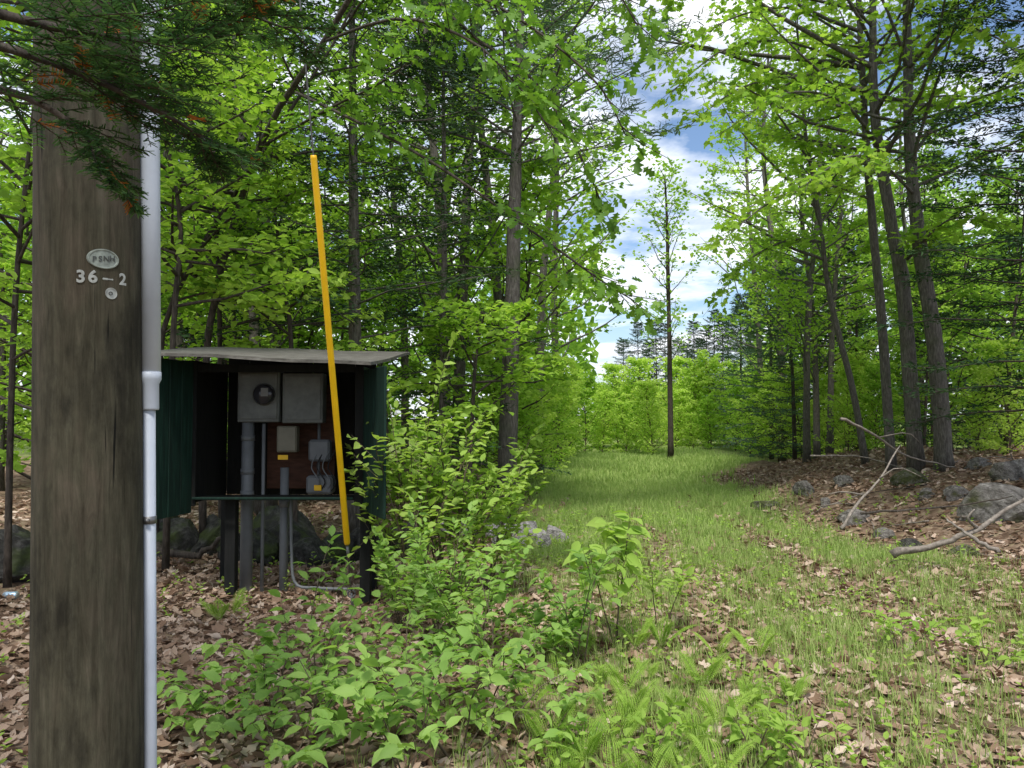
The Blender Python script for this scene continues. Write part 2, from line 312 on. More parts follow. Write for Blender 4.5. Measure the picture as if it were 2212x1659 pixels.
def decid(name,pts,r0,r1,label,cat='tree',group=None,limbs=30,t0=.3,t1=1,Lr=(2.6,1.2),el=(10,50),twigs=9,lpt=14,leaf=.1,tm=T_S,mat='leaf',bark='bark',bias=None,jit=.06,cv=(.0,.2),k=14,azr=None,droop=.15,flat=.6,tl=.42,rough=.05,smin=.2,tw=True,extra=()):
    base=Vector(pts[0]); P=smoothpath(pts,k); 
    w=MB(); lf=MB(); t=np.linspace(0,1,k); rad=r0*(1-t)**.8+r1; rad[0]*=1.15
    tube(w,P,rad,12,rough=rough)
    n=limbs; tt=t0+(t1-t0)*(np.arange(n)+rng.random(n))/n
    az=(np.arange(n)*2.4+rng.normal(size=n)*.4) if azr is None else rng.uniform(*azr,n)
    L=np.interp((tt-t0)/(t1-t0+1e-6),[0,.3,1],[Lr[0]*.9,Lr[0],Lr[1]])*rng.uniform(.65,1.15,n)
    if bias: L*=1+bias[1]*np.cos(az-bias[0])
    e=np.radians(rng.uniform(*el,n)); P0=trunk_interp(P,tt)
    limbset(w,lf,P0,az,e,L,rng.uniform(*cv,n),L*.010+.004,twigs,lpt,leaf,tm,jit=jit,droop=droop,flat=flat,tl=tl,smin=smin,tw=tw)
    for q in extra: xlimb(w,lf,[at(*k_) for k_ in q],.028,30,8,leaf*1.1,tm,tl=.75,droop=.2,smin=.1,vd=0)
    root=empty(name,base,label,cat,group)
    w.build('trunk',M[bark],root,smooth=True,off=base); lf.build('crown',M[mat],root,off=base)
    return root
def conifer(name,pts,r0,label,cat='tree',group=None,nb=90,t0=.05,Lmax=2.,prof=.8,el=(-15,10),twigs=12,lpt=16,ns=.07,mat='spruce',Lmin=.25,k=10,tm=T_NE,cv=(-.1,.1),tl=.38,jit=.02,bark='darkbark',tw=False):
    base=Vector(pts[0]); P=smoothpath(pts,k); w=MB(); lf=MB(); t=np.linspace(0,1,k); tube(w,P,r0*(1-t)+.012,8,rough=.04)
    tt=t0+(1-t0)*((np.arange(nb)+rng.random(nb))/nb); az=np.arange(nb)*2.4+rng.normal(size=nb)*.3
    L=(Lmax*(1-(tt-t0)/(1-t0))**prof+Lmin)*rng.uniform(.7,1.15,nb); e=np.radians(rng.uniform(*el,nb))+ (tt*.5)
    limbset(w,lf,trunk_interp(P,tt),az,e,L,rng.uniform(*cv,nb),L*.005+.002,twigs,lpt,ns,tm,tl=tl,tvert=.08,jit=jit,droop=.05,flat=.8,smin=.06,tw=tw)
    root=empty(name,base,label,cat,group)
    w.build('trunk',M[bark],root,smooth=True,off=base); lf.build('crown',M[mat],root,off=base)
    return root
def gp(px,Y,dz=-.03):
    X=(px-1106)/F*Y; return Vector((X,Y,Hf(X,Y)+dz))
def path(pts,Y,last=None):
    P=[at(a,b,Y) for a,b in pts]; P[0].z=Hf(P[0].x,P[0].y)-.05; return P
decid('maple_tree',path([(1925,998),(1905,700),(1880,430),(1862,150),(1850,-150),(1838,-600)],13),.065,.02,'slim dark trunk tree leftmost of the three close trees on the right bank',limbs=30,t0=.42,Lr=(3.3,1.5),el=(0,45),twigs=10,lpt=11,leaf=.12,tm=T_M,mat='leaf2',bias=(math.pi,.4),k=22,
  extra=[[(1880,430,13),(1780,400,12.6),(1660,440,12.2),(1560,520,12)],[(1868,250,13),(1740,170,12.5),(1600,190,12),(1480,280,11.7)],[(1860,100,13),(1720,20,12.5),(1580,40,12),(1430,130,11.8)],[(1860,150,13),(1700,90,12.5),(1560,110,12),(1450,200,11.8)]])
decid('maple_tree',path([(1980,1000),(1952,640),(1925,480),(1890,250),(1885,0),(1880,-600)],12.6),.10,.028,'middle one of the three close trees on the right bank, thick straight grey trunk',limbs=30,t0=.48,Lr=(3.3,1.6),el=(0,45),twigs=10,lpt=11,leaf=.12,tm=T_M,mat='leaf2',bias=(math.pi,.3),k=22,
  extra=[[(1900,320,12.6),(1820,220,11.6),(1700,200,10.8),(1600,260,10.4)],[(1886,60,12.6),(1760,-60,11.8),(1600,-60,11.2),(1430,20,11)],[(1960,560,12.6),(2040,480,11.5),(2120,470,10.8)]])
decid('maple_tree',path([(2040,1005),(2022,760),(1985,520),(1965,300),(1958,0),(1940,-600)],12.2),.115,.028,'thick rough barked trunk rightmost of the three close trees on the right bank',limbs=28,t0=.5,Lr=(2.9,1.6),el=(5,45),twigs=10,lpt=11,leaf=.12,tm=T_M,mat='leaf2',k=22,
  extra=[[(1975,420,12.2),(1900,350,11),(1830,340,10.2),(1740,400,9.8)],[(1962,150,12.2),(2050,60,11),(2150,80,10),(2230,150,9.4)]])
decid('maple_tree',path([(1870,985),(1842,840),(1792,640),(1772,480),(1735,250),(1722,40)],14.5),.055,.013,'thin tree leaning left with arching limbs beside the grassy track',limbs=24,t0=.38,Lr=(2.1,1.0),el=(10,50),twigs=9,lpt=11,leaf=.12,tm=T_M,mat='leaf2',bias=(math.pi,.3),
  extra=[[(1772,520,14.5),(1700,520,14),(1620,560,13.8),(1560,630,13.6)]])
decid('birch_tree',path([(1449,985),(1447,800),(1443,600),(1441,480),(1436,380)],27),.085,.02,'thin sparse tree standing alone against the sky at the end of the track',limbs=34,t0=.25,Lr=(1.5,.7),el=(30,65),twigs=7,lpt=6,leaf=.16,tm=T_S,mat='leaf2',bark='darkbark',jit=.12,smin=.3)
pp=path([(1090,1000),(1105,700),(1112,430),(1120,200),(1128,-100),(1138,-600)],11)
conifer('pine_tree',pp,.13,'tall straight grey pine trunk left of the sky gap with long soft needles',nb=48,t0=.46,Lmax=3.0,prof=.4,el=(0,25),twigs=11,lpt=32,ns=.16,mat='bluespruce',tm=(T_ND[0]*np.array([1,1.2,1]),T_ND[1]),jit=.06,bark='bark')
conifer('hemlock_tree',path([(765,1100),(768,800),(764,500),(762,200),(758,-150),(755,-500)],9.4),.09,'dark trunked conifer rising straight behind the green meter shelter',nb=86,t0=.24,Lmax=1.6,prof=.3,el=(-20,6),twigs=16,lpt=17,ns=.085,mat='spruce',bark='bark')
conifer('hemlock_tree',path([(955,1090),(957,800),(960,500),(958,250),(960,130)],11),.05,'smaller dark conifer between the straight dark trunk and the pine trunk',nb=60,t0=.12,Lmax=1.3,prof=.4,el=(-20,6),twigs=14,lpt=15,ns=.085,mat='spruce',bark='bark')
conifer('spruce_tree',[gp(2275,9.6),gp(2275,9.6)+Vector((0,0,6)),gp(2275,9.6)+Vector((0,0,13))],.11,'large dark spruce at the right edge reaching over the boulders',nb=150,t0=.12,Lmax=1.9,prof=.4,el=(-18,5),twigs=18,lpt=22,ns=.085)
oak=empty('oak_tree',at(440,1090,8.8),'slender slanting oak with broad lobed leaves overhanging from the left','tree')
ob=oak.location.copy(); ob.z=Hf(ob.x,ob.y)-.05; oak.location=ob
OP=smoothpath([ob,at(450,720,8.8),at(560,320,8.4),at(700,90,7.6),at(830,-130,7),at(960,-330,6.6)],16)
w=MB(); lf=MB(); tube(w,OP,np.linspace(.045,.02,16),9)
for q in [[(830,-130,7),(980,-40,6.5),(1150,60,6.2),(1290,180,6),(1350,290,6)],
          [(700,90,7.6),(860,40,6.9),(1020,90,6.4),(1130,200,6.2),(1200,300,6.1)],
          [(960,-330,6.6),(1150,-160,6.3),(1300,-60,6.2),(1380,60,6.2)],
          [(830,-130,7),(1000,60,6.8),(1150,170,6.6),(1250,330,6.5),(1300,440,6.5)],
          [(560,320,8.4),(700,240,7.5),(820,180,7),(900,120,6.6)],
          [(640,200,7.9),(900,330,7),(1150,500,6.7),(1290,600,6.6),(1370,650,6.6)]]:
    xlimb(w,lf,[at(*k) for k in q],.018,24,8,.14,T_O)
w.build('trunk',M['darkbark'],oak,smooth=True,off=ob); lf.build('crown',M['oak'],oak,off=ob)
slant=[([(340,1080),(345,760),(420,560),(560,340),(740,60),(800,-100)],8.6,'slim stem curving right across the wood behind the pole'),
 ([(480,1080),(475,760),(470,560),(450,330),(400,60)],9.2,'thin dark upright stem between the pole and the slanting oak'),
 ([(360,1080),(375,700),(390,480),(350,250),(330,0)],7.8,'leafy young tree rising just right of the utility pole'),
 ([(20,1100),(30,700),(60,350),(100,0)],7.5,'leafy young tree left of the utility pole'),
 ([(1010,1100),(1020,900),(1030,760),(1050,660)],10,'young tree with low spreading leaves near the foot of the pine trunk'),
 ([(640,1080),(630,760),(610,600),(590,430)],8.9,'bright leafy young tree just behind the shelter roof')]
for k,(q,Yd,lb) in enumerate(slant):
    decid('young_tree',path(q,Yd),.028,.007,lb,limbs=26 if k<4 else 18,t0=.28,Lr=(1.6,.9) if k<4 else (1.1,.6),el=(-10,40),twigs=8,lpt=10,leaf=.125,tm=T_6,mat='leaf2' if k in (1,2,4,5) else 'leaf',bark='darkbark')
b0=Vector((-4.3,4.3,Hf(-4.3,4.3)-.05))
decid('young_tree',[b0,b0+Vector((.1,.1,3)),b0+Vector((.4,.2,6)),b0+Vector((.5,.3,9))],.07,.015,'leafy tree just outside the left edge spreading over the ground by the shelter',limbs=34,t0=.42,Lr=(2.7,1.3),el=(5,40),twigs=10,lpt=12,leaf=.12,tm=T_6,mat='leaf2',bark='darkbark')
# ---------------------------------------------------------------- background wood
def P3(h,lean=.3): 
    a=random.random()*6.28; return [Vector((0,0,-.1)),Vector((lean*.3*math.cos(a),lean*.3*math.sin(a),h*.35)),Vector((lean*math.cos(a+.6),lean*math.sin(a+.6),h*.7)),Vector((lean*math.cos(a),lean*math.sin(a),h))]
protos={'tall':[],'under':[],'bush':[],'spruce':[]}
for k in range(3):
    protos['tall'].append(decid('broadleaf_tree',P3(14,.6),.11,.02,'x',limbs=44,t0=.2,Lr=(3.,1.2),el=(0,50),twigs=9,lpt=10,leaf=.165,mat=['leaf','leaf2','leaf'][k],tw=False,flat=.8))
for k in range(3):
    protos['under'].append(decid('understorey_tree',P3(5.5,.5),.035,.008,'x',limbs=30,t0=.12,Lr=(1.7,.7),el=(0,35),twigs=8,lpt=10,leaf=.135,mat=['leaf','leaf2','leaf2'][k],bark='darkbark',tm=T_S,tw=False,flat=.8))
for k in range(3):
    protos['bush'].append(decid('leafy_bush',P3(3.6,.3),.025,.006,'x',cat='bush',limbs=46,t0=.0,Lr=(1.4,.5),el=(10,65),twigs=9,lpt=9,leaf=.145,mat=['bush','bush','leaf2'][k],bark='stem',tw=False,smin=.05,flat=1.1,droop=.3))
for k in range(3):
    protos['spruce'].append(conifer('spruce_tree',P3(9 if k<2 else 7,.1),.08,'x',nb=100,t0=.03,Lmax=1.8,twigs=10,lpt=11,ns=.14,mat='spruce' if k<2 else 'bluespruce'))
used={}
def place(kind,idx,px,Yd,sc,label,group):
    o=protos[kind][idx]; loc=gp(px,Yd,0)
    if id(o) not in used:
        used[id(o)]=1; o.location=loc; o.rotation_euler=(0,0,random.random()*6.28); o.scale=(sc,)*3; tag(o,label,None,group); return o
    return dup(o,loc,random.random()*6.28,sc,label,group)
def ok(px,Yd,rad,lo=1340,hi=1590):
    m=rad*F/Yd
    return px+m<lo or px-m>hi
GL=('broadleaf tree crowded into the wood behind the shelter','trees in the wood behind the shelter')
GR=('broadleaf tree crowded into the wood beyond the right bank','trees in the wood beyond the right bank')
def fill(kind,count,pxr,Yr,rad,scr,lab,grp,idxs=(0,1,2)):
    c=0;tr=0
    while c<count and tr<4000:
        tr+=1; Yd=random.uniform(*Yr); px=random.uniform(*pxr); sc=random.uniform(*scr)
        if not ok(px,Yd,rad*sc): continue
        place(kind,random.choice(idxs),px,Yd,sc,lab,grp); c+=1
fill('tall',19,(-150,1250),(13,30),2.3,(.7,1.1),*GL)
for px,Yd,sc,k in [(1085,15,.85,1),(1165,20,.95,1),(1205,26,1.1,0),(960,14,.9,1),(560,12.5,.8,1)]: place('tall',k,px,Yd,sc,*GL)
fill('tall',13,(1660,2400),(17,34),2.3,(.5,.85),*GR)
place('tall',1,1690,24,1.0,*GR); place('tall',1,1650,30,1.0,*GR)
fill('under',10,(-150,640),(9.5,18),1.3,(.7,1.2),'small leafy tree under the wood behind the shelter','small trees behind the shelter',(1,2))
fill('under',11,(500,1200),(12.,18),1.3,(.6,1.1),'small leafy tree under the wood behind the shelter','small trees behind the shelter')
fill('under',11,(1960,2350),(13,22),1.3,(.6,1.0),'small leafy tree under the wood beyond the right bank','small trees beyond the right bank')
fill('spruce',3,(-150,1000),(13,20),1.5,(.8,1.3),'dark spruce among the leafy trees behind the shelter','spruces behind the shelter',(0,1))
fill('spruce',9,(1780,2350),(15,28),1.6,(.5,1.0),'dark spruce among the trunks beyond the right bank','spruces beyond the right bank',(0,1))
for px in range(1180,1700,40):
    place('bush',random.randrange(3),px+random.uniform(-15,15),random.uniform(30,34),random.uniform(.4,.9),'bright yellow green bush closing the far end of the grassy track','bushes at the end of the track')
for px in range(1200,1700,48):
    place('bush',random.randrange(2),px+random.uniform(-15,15),random.uniform(36,40),random.uniform(.7,1.2),'bright yellow green bush closing the far end of the grassy track','bushes at the end of the track')
for px,Yd,sc in [(1110,15,.6),(1135,19,.75),(1155,23,.9),(1190,26,.9),(1050,13.5,.7),(1215,29,1.0),(1100,18,1.0)]:
    place('bush',random.randrange(3),px,Yd,sc,'green bush lining the left side of the grassy track','bushes along the left of the track')
for px,Yd,sc in [(1640,27,.7),(1680,24,.7),(1730,22,.7),(1780,19,.55),(1830,17,.5),(1890,16,.45),(2110,14,.45),(2180,13,.5),(1760,25,.9),(1850,21,.8),(1950,18,.6)]:
    place('bush',random.randrange(3),px,Yd,sc,'low green bush along the right bank beyond the track','bushes along the right bank')
for px,Yd,sc in [(1400,52,.95),(1440,60,1.0),(1488,50,.9),(1512,58,1.05),(1545,48,.95),(1575,55,1.0),(1602,47,1.05),(1345,50,.95),(1625,40,.95),(1420,46,.85),(1465,54,1.0),(1530,45,.8),(1380,47,.85),(1500,47,.85),(1560,44,.85)]:
    place('spruce',random.choice((0,1,2)),px,Yd,sc*.9,'distant pointed spruce on the skyline past the end of the track','spruces on the skyline')
for px,Yd,sc in [(1665,26,.95),(1715,21,.75),(1600,34,.9)]:
    place('spruce',2,px,Yd,sc,'blue green conifer at the right end of the track','blue green conifers at the right end of the track')
fw=MB(); n=24000; a=rng.uniform(-.85,.85,n); d=rng.uniform(44,60,n); X=np.sin(a)*d; Yy=np.cos(a)*d
pxx=1106+F*X/Yy; zt=rng.random(n)**.8*np.where((pxx>1290)&(pxx<1620),3.0,13+2*np.sin(pxx*.05))
C=np.stack([X,Yy,H(X,Yy)+zt],-1); D=rng.normal(size=(n,3)); N=UP+rng.normal(size=(n,3))*.9
leafset(fw,C,D,N,.8*rng.uniform(.5,1.2,n),T_S,rng.random(n)*.8)
tag(fw.build('distant_woodland',M['leaf']),'far-off mass of green woodland closing the view','woodland',kind='stuff')
# ---------------------------------------------------------------- shrubs / saplings / ferns
def shrub(name,base,ns,h,label,leaf=.1,tm=T_N,mat='shrub',spread=(50,82),twigs=5,lpt=5,group=None,cat='shrub',tl=.35,smin=.35,droop=.15):
    w=MB(); lf=MB(); P0=np.tile(np.array(base),(ns,1))+rng.normal(size=(ns,3))*np.array([.012,.012,0])-np.array([0,0,.03]); 
    tube(w,[base-Vector((0,0,.08)),base+Vector((0,0,.02))],[.03,.018],7)
    az=np.arange(ns)*2.4+rng.random(ns); el=np.radians(rng.uniform(*spread,ns)); L=h*rng.uniform(.6,1.15,ns)
    limbset(w,lf,P0,az,el,L,rng.uniform(-.25,-.05,ns),L*0+.0035*max(1,h),twigs,lpt,leaf,tm,tl=tl,tvert=.2,jit=.006,droop=droop,flat=.35,smin=smin,lad=.0013+.0006*h)
    root=empty(name,base,label,cat,group); w.build('stem',M['stem'],root,off=base); lf.build('foliage',M[mat],root,off=base); return root
sh=[(470,3.7,.42,4,'low leafy shrub nearest the foot of the white conduit'),(590,3.9,.58,4,'leafy shrub in front of the conduit elbow under the shelter'),
 (700,4.2,.85,5,'broad leafed shrub in the middle of the near thicket'),(800,3.7,.7,5,'bright leafy shrub at the bottom of the near thicket, left side'),
 (900,4.2,.95,6,'tall bushy shrub in the centre of the near thicket'),(990,3.65,.72,5,'broad leafed shrub at the bottom of the near thicket, right side'),
 (1060,4.4,.9,5,'shrub with long pointed leaves at the right of the near thicket'),(1130,3.9,.42,4,'small shrub between the near thicket and the ferns'),
 (640,3.45,.42,4,'low shrub at the bottom edge left of the thicket'),(880,3.4,.48,5,'lowest shrub at the bottom edge under the thicket'),(780,4.7,.6,4,'shrub just below the end of the yellow guard')]
for px,Yd,h,ns,lb in sh: shrub('leafy_shrub',gp(px,Yd,0),ns,h,lb,leaf=.095,twigs=5,lpt=5,spread=(38,82),smin=.3)
sh2=[(885,6.5,2.05,10,'tall leafy shrub beside the right door of the shelter'),(965,6.8,2.15,11,'tall leafy shrub second from the shelter'),(1050,7.0,1.6,7,'leafy shrub at the left edge of the track by the stones'),
 (870,5.9,.8,5,'shrub in front of the right door foot'),(950,5.5,1.0,6,'shrub midway between the thicket and the shelter'),(1020,5.2,.85,5,'shrub behind the near thicket, right side'),(1190,5.0,.55,4,'small shrub left of the drooping sapling')]
for px,Yd,h,ns,lb in sh2: shrub('fine_leafed_shrub' if h<1.2 else 'leafy_shrub',gp(px,Yd,0),ns,h,lb,leaf=.105 if h>1.5 else .085,tm=T_6,twigs=11,lpt=7,tl=.3,smin=.2,mat='fern' if h>1.5 else 'shrub',spread=(62,87) if h>1.2 else (55,82))
shrub('maple_sapling',gp(1330,5.3,0),4,1.1,'sapling with drooping bright leaves standing in the grass',leaf=.15,tm=T_N,mat='fern',spread=(70,88),twigs=4,lpt=5,cat='sapling',smin=.55,droop=.5,tl=.2)
shrub('maple_sapling',gp(1250,4.9,0),3,.85,'upright leafy sapling left of the drooping one',leaf=.11,mat='shrub',spread=(65,88),twigs=5,lpt=5,cat='sapling',smin=.4,tl=.25)
shrub('maple_sapling',gp(1420,5.6,0),2,.65,'thin short sapling right of the drooping one',leaf=.10,mat='fern',spread=(65,88),twigs=4,lpt=4,cat='sapling',smin=.5,tl=.25)
for px,Yd,lb in [(1930,5.2,'small green sprig in the grass at the right'),(2120,5.0,'leafy sprig at the right edge above the dry leaves'),(1620,3.55,'low leafy sprig at the bottom edge right of the ferns'),(1720,3.5,'rightmost leafy sprig at the bottom edge'),(1390,3.6,'upright pointed leaf sprout at the bottom among ferns')]:
    shrub('leafy_sprig',gp(px,Yd,0),4,.28,lb,leaf=.08,twigs=3,lpt=4,cat='plant',mat='fern')
def fern(nf,label):
    lf=MB()
    for k in range(nf):
        a=k*6.28/nf+random.random(); Lf=random.uniform(.34,.5); el=random.uniform(.9,1.3)
        n=26; s=(np.arange(n)+1)/n; dh=np.array([math.cos(a),math.sin(a),0])
        C=dh*(Lf*s*math.cos(el))[:,None]+UP*(Lf*(s*math.sin(el)-.36*s*s))[:,None]
        tg=nrm(np.gradient(C,axis=0)); sd=np.cross(UP,dh)
        ln=.085*np.sin(np.clip(s*1.05,0,1)*math.pi*.85+.42)*np.clip(s*4,0,1)
        segs(lf,C[:-1],C[1:],.0015,.001,3)
        for sg in (1,-1):
            D=sd*sg+tg*.35
            N=UP*.9+tg*.2+rng.normal(size=(n,3))*.1
            for j in range(5):
                f=(j+.6)/5.2
                for s2 in (1,-1):
                    leafset(lf,C+nrm(D)*(ln*f)[:,None],nrm(D)*.55+tg*s2,N,ln*.24*(1.15-f),T_S,.3+.5*rng.random(n))
    root=empty('fern',(0,0,0),label,'fern','ferns beside the track'); lf.build('frond',M['fern'],root); return root
fp=[fern(4,'lacy green fern growing beside the track'),fern(5,'lacy green fern growing beside the track'),fern(3,'lacy green fern growing beside the track')]
fpos=[(1180,3.8),(1260,3.6),(1330,3.9),(1420,3.65),(1500,3.8),(1240,4.2),(1350,4.3),(1450,4.2),(1550,4.0),(1150,4.4),(1290,4.7),(1400,4.8),(1520,4.6),(1600,4.3),(1310,3.45),(1470,3.5),(470,6.0),(500,6.2),(1660,3.8),(1370,4.05),(1340,4.55),(1200,4.6),(1700,4.2),(1260,5.2),(1360,5.3),(1440,5.4),(1540,5.2),(1620,5.0),(1230,3.4),(1380,3.4),(1540,3.45)]
for k,(px,Yd) in enumerate(fpos):
    if k<3: o=fp[k]; o.location=gp(px,Yd,0)
    else: dup(fp[k%3],gp(px+random.uniform(-15,15),Yd,0),random.random()*6.28,random.uniform(.6,1.0),'lacy green fern growing beside the track','ferns beside the track')
# ---------------------------------------------------------------- rocks
from mathutils import noise as mn
def rockmesh(seed,mat):
    bm=bmesh.new(); bmesh.ops.create_icosphere(bm,subdivisions=5,radius=.5)
    off=Vector((seed*7.3,seed*3.1,seed*1.7))
    rr=random.Random(seed); planes=[(Vector((rr.gauss(0,1),rr.gauss(0,1),rr.gauss(0,.8))).normalized(),rr.uniform(.26,.42)) for _ in range(12)]
    for v in bm.verts:
        c=v.co.copy()
        for nn_,dd_ in planes:
            q=c.dot(nn_)-dd_
            if q>0: c-=nn_*q*.95
        d=mn.noise(c*2+off)*.14+mn.noise(c*6+off)*.07+mn.noise(c*15+off)*.045+mn.noise(c*34+off)*.022
        v.co=c*(1.2+d)
        v.co.z=max(v.co.z,-.28)
    me=bpy.data.meshes.new('boulder'); bm.to_mesh(me); bm.free(); me.materials.append(M[mat])
    return me
rms={k:[rockmesh(q+i*5,k) for q in range(4)] for i,k in enumerate(('rock','rockpale','rockdark','moss'))}
def rock(px,Yd,s,asp,label,group=None,mat='rock',dz=0,name='boulder',cat='rock'):
    o=bpy.data.objects.new(name,random.choice(rms[mat])); COL.objects.link(o)
    b=gp(px,Yd,0); o.location=(b.x,b.y,b.z+s*asp*.02+dz); o.scale=(s,s*random.uniform(.7,1),s*asp); o.rotation_euler=(random.uniform(-.2,.2),random.uniform(-.2,.2),random.random()*6)
    tag(o,label,cat,group)
rock(2150,9.6,.9,.7,'largest grey boulder at the right edge of the bank')
rock(2195,10.6,.65,.75,'boulder resting behind the largest one at the right edge')
rock(1965,11.8,.6,.6,'mossy boulder at the foot of the three close trees',mat='moss')
rock(1840,11.0,.45,.65,'flat boulder under the bleached branch on the bank')
rock(1735,13.5,.5,.7,'grey boulder at the left end of the right bank')
rock(1650,13.0,.45,.6,'mossy low boulder on the far left slope of the right bank',mat='moss')
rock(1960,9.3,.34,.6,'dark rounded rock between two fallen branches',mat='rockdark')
rock(2080,8.6,.36,.6,'mossy rock just above the thick fallen limb',mat='moss')
for px,Yd,s in [(1780,12.2,.28),(1900,10.2,.28),(2060,10.5,.36),(2110,11.5,.34),(1820,13,.34),(2000,11,.3)]:
    rock(px,Yd,s,.7,'small grey stone half buried in the right bank','small stones in the right bank',name='stone',cat='stone')
for px,Yd,s in [(1105,9.9,.3),(1060,10,.34),(1160,9.8,.28),(1010,10.1,.34),(1080,9.4,.24),(1135,10.3,.32),(960,10.2,.35),(1195,10.2,.26),(1040,10.6,.36),(1130,9.3,.22),(1095,10.7,.36),(1175,9.4,.2),(1215,9.9,.22)]:
    rock(px,Yd,s,.9,'pale angular stone heaped at the left edge of the track','stones heaped beside the track',name='stone',cat='stone',mat='rockpale',dz=.07)
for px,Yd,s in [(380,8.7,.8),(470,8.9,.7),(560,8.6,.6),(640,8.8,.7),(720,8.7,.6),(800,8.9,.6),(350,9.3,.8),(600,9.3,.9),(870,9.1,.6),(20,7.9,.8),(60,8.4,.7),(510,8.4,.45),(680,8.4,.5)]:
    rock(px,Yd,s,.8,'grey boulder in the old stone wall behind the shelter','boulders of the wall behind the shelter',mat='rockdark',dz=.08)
# ---------------------------------------------------------------- fallen branches
def branch(pts,r,label,mat='deadwood',twigs=(),group=None,raw=False,name='fallen_branch'):
    P=smoothpath([at(*q) if not raw else q for q in pts],14); P+=rng.normal(size=P.shape)*r*.3
    base=Vector(P[0]); root=empty(name,base,label,'branch',group); w=MB(); tube(w,P,np.linspace(r,r*.35,14),8,rough=.1)
    w.build('limb',M[mat],root,smooth=True,off=base)
    for tw in twigs:
        t=MB(); tube(t,smoothpath([at(*q) for q in tw],6),np.linspace(r*.5,r*.15,6),6); t.build('twig',M[mat],root,smooth=True,off=base)
branch([(1818,902,10.5),(1880,935,10.8),(1960,985,11.2),(2065,1010,11.4)],.023,'bleached bare branch slanting up in front of the close trees',twigs=[[(1900,945,10.9),(1960,935,10.8),(1990,960,10.9)]])
branch([(1818,1143,9.0),(1850,1090,9.2),(1900,1035,9.6),(1945,962,10)],.022,'crooked grey branch propped on the bank above the grass',twigs=[[(1870,1070,9.4),(1820,1062,9.3),(1790,1068,9.2)],[(1900,1035,9.6),(1940,1010,9.5),(1990,1030,9.5)]])
branch([(1925,1198,7.9),(2020,1178,7.7),(2110,1140,7.6),(2230,1062,7.6)],.04,'thick fallen limb running off the right edge',twigs=[[(2110,1140,7.6),(2090,1120,7.5),(2105,1100,7.5)]])
branch([(2160,1192,7.2),(2100,1160,7.3),(2045,1122,7.5)],.024,'short pale broken branch lying against the thick fallen limb')
branch([(1860,1108,9),(1980,1100,8.9),(2100,1088,8.8),(2190,1072,8.7)],.015,'long thin dark branch lying level across the bank',mat='darkbark')
branch([(1750,985,13),(1850,985,13),(1950,1010,12.6)],.016,'thin stick lying among leaves at the far left of the bank')
branch([(330,1180,8.2),(420,1200,8),(500,1140,8)],.05,'dark rotting log under the shelter',mat='darkbark')
for k in range(30):
    x=random.uniform(4.4,8.2); y=random.uniform(7,12.5); a=random.random()*6.28; l=random.uniform(.35,1.1)
    pts=[]
    for s in (0,.35,.7,1):
        xx=x+l*s*math.cos(a+.3*s); yy=y+l*s*math.sin(a+.3*s); pts.append((xx,yy,Hf(xx,yy)+.03+.06*random.random()))
    branch(pts,random.uniform(.006,.013),'thin dead stick lying in the leaf litter of the right bank',group='sticks in the litter of the right bank',raw=True,name='stick',mat=random.choice(('deadwood','darkbark')))
# ---------------------------------------------------------------- utility pole
PC=Vector((-1.218,2.185)); 
m,nt,out=newmat('weathered_pole_wood'); L=nt.links
tc=nt.nodes.new('ShaderNodeTexCoord'); mp=nt.nodes.new('ShaderNodeMapping'); mp.inputs['Scale'].default_value=(14,14,1.3); L.new(tc.outputs['Object'],mp.inputs[0])
n1=nt.nodes.new('ShaderNodeTexNoise'); n1.inputs['Scale'].default_value=3.2; n1.inputs['Detail'].default_value=14; n1.inputs['Roughness'].default_value=.72; n1.inputs['Distortion'].default_value=.6; L.new(mp.outputs[0],n1.inputs[0])
r1=ramp(nt,[(.27,(.026,.022,.015)),(.43,(.052,.045,.033)),(.58,(.078,.069,.053)),(.75,(.12,.109,.087))],n1.outputs[0])
n2=nt.nodes.new('ShaderNodeTexNoise'); n2.inputs['Scale'].default_value=5; n2.inputs['Detail'].default_value=9; n2.inputs['Roughness'].default_value=.7
mp2=nt.nodes.new('ShaderNodeMapping'); mp2.inputs['Scale'].default_value=(1.2,1.2,.5); L.new(tc.outputs['Object'],mp2.inputs[0]); L.new(mp2.outputs[0],n2.inputs[0])
r2=ramp(nt,[(.38,(.38,.39,.33)),(.5,(.85,.88,.74)),(.63,(1.2,1.13,1.03))],n2.outputs[0])
mu=nt.nodes.new('ShaderNodeMix'); mu.data_type='RGBA'; mu.blend_type='MULTIPLY'; mu.inputs[0].default_value=1; L.new(r1.outputs[0],mu.inputs[6]); L.new(r2.outputs[0],mu.inputs[7])
mp3=nt.nodes.new('ShaderNodeMapping'); mp3.inputs['Scale'].default_value=(34,34,.8); L.new(tc.outputs['Object'],mp3.inputs[0])
n3=nt.nodes.new('ShaderNodeTexNoise'); n3.inputs['Scale'].default_value=1.6; n3.inputs['Detail'].default_value=3; n3.inputs['Distortion'].default_value=.5; L.new(mp3.outputs[0],n3.inputs[0])
r3=ramp(nt,[(.30,(.12,.12,.12)),(.335,(1,1,1))],n3.outputs[0])
mu2=nt.nodes.new('ShaderNodeMix'); mu2.data_type='RGBA'; mu2.blend_type='MULTIPLY'; mu2.inputs[0].default_value=1; L.new(mu.outputs[2],mu2.inputs[6]); L.new(r3.outputs[0],mu2.inputs[7])
p=nt.nodes.new('ShaderNodeBsdfPrincipled'); p.inputs['Roughness'].default_value=.85; p.inputs['Specular IOR Level'].default_value=.2; L.new(mu2.outputs[2],p.inputs['Base Color'])
ad=nt.nodes.new('ShaderNodeMath'); ad.operation='ADD'; L.new(n1.outputs[0],ad.inputs[0]); L.new(r3.outputs[0],ad.inputs[1])
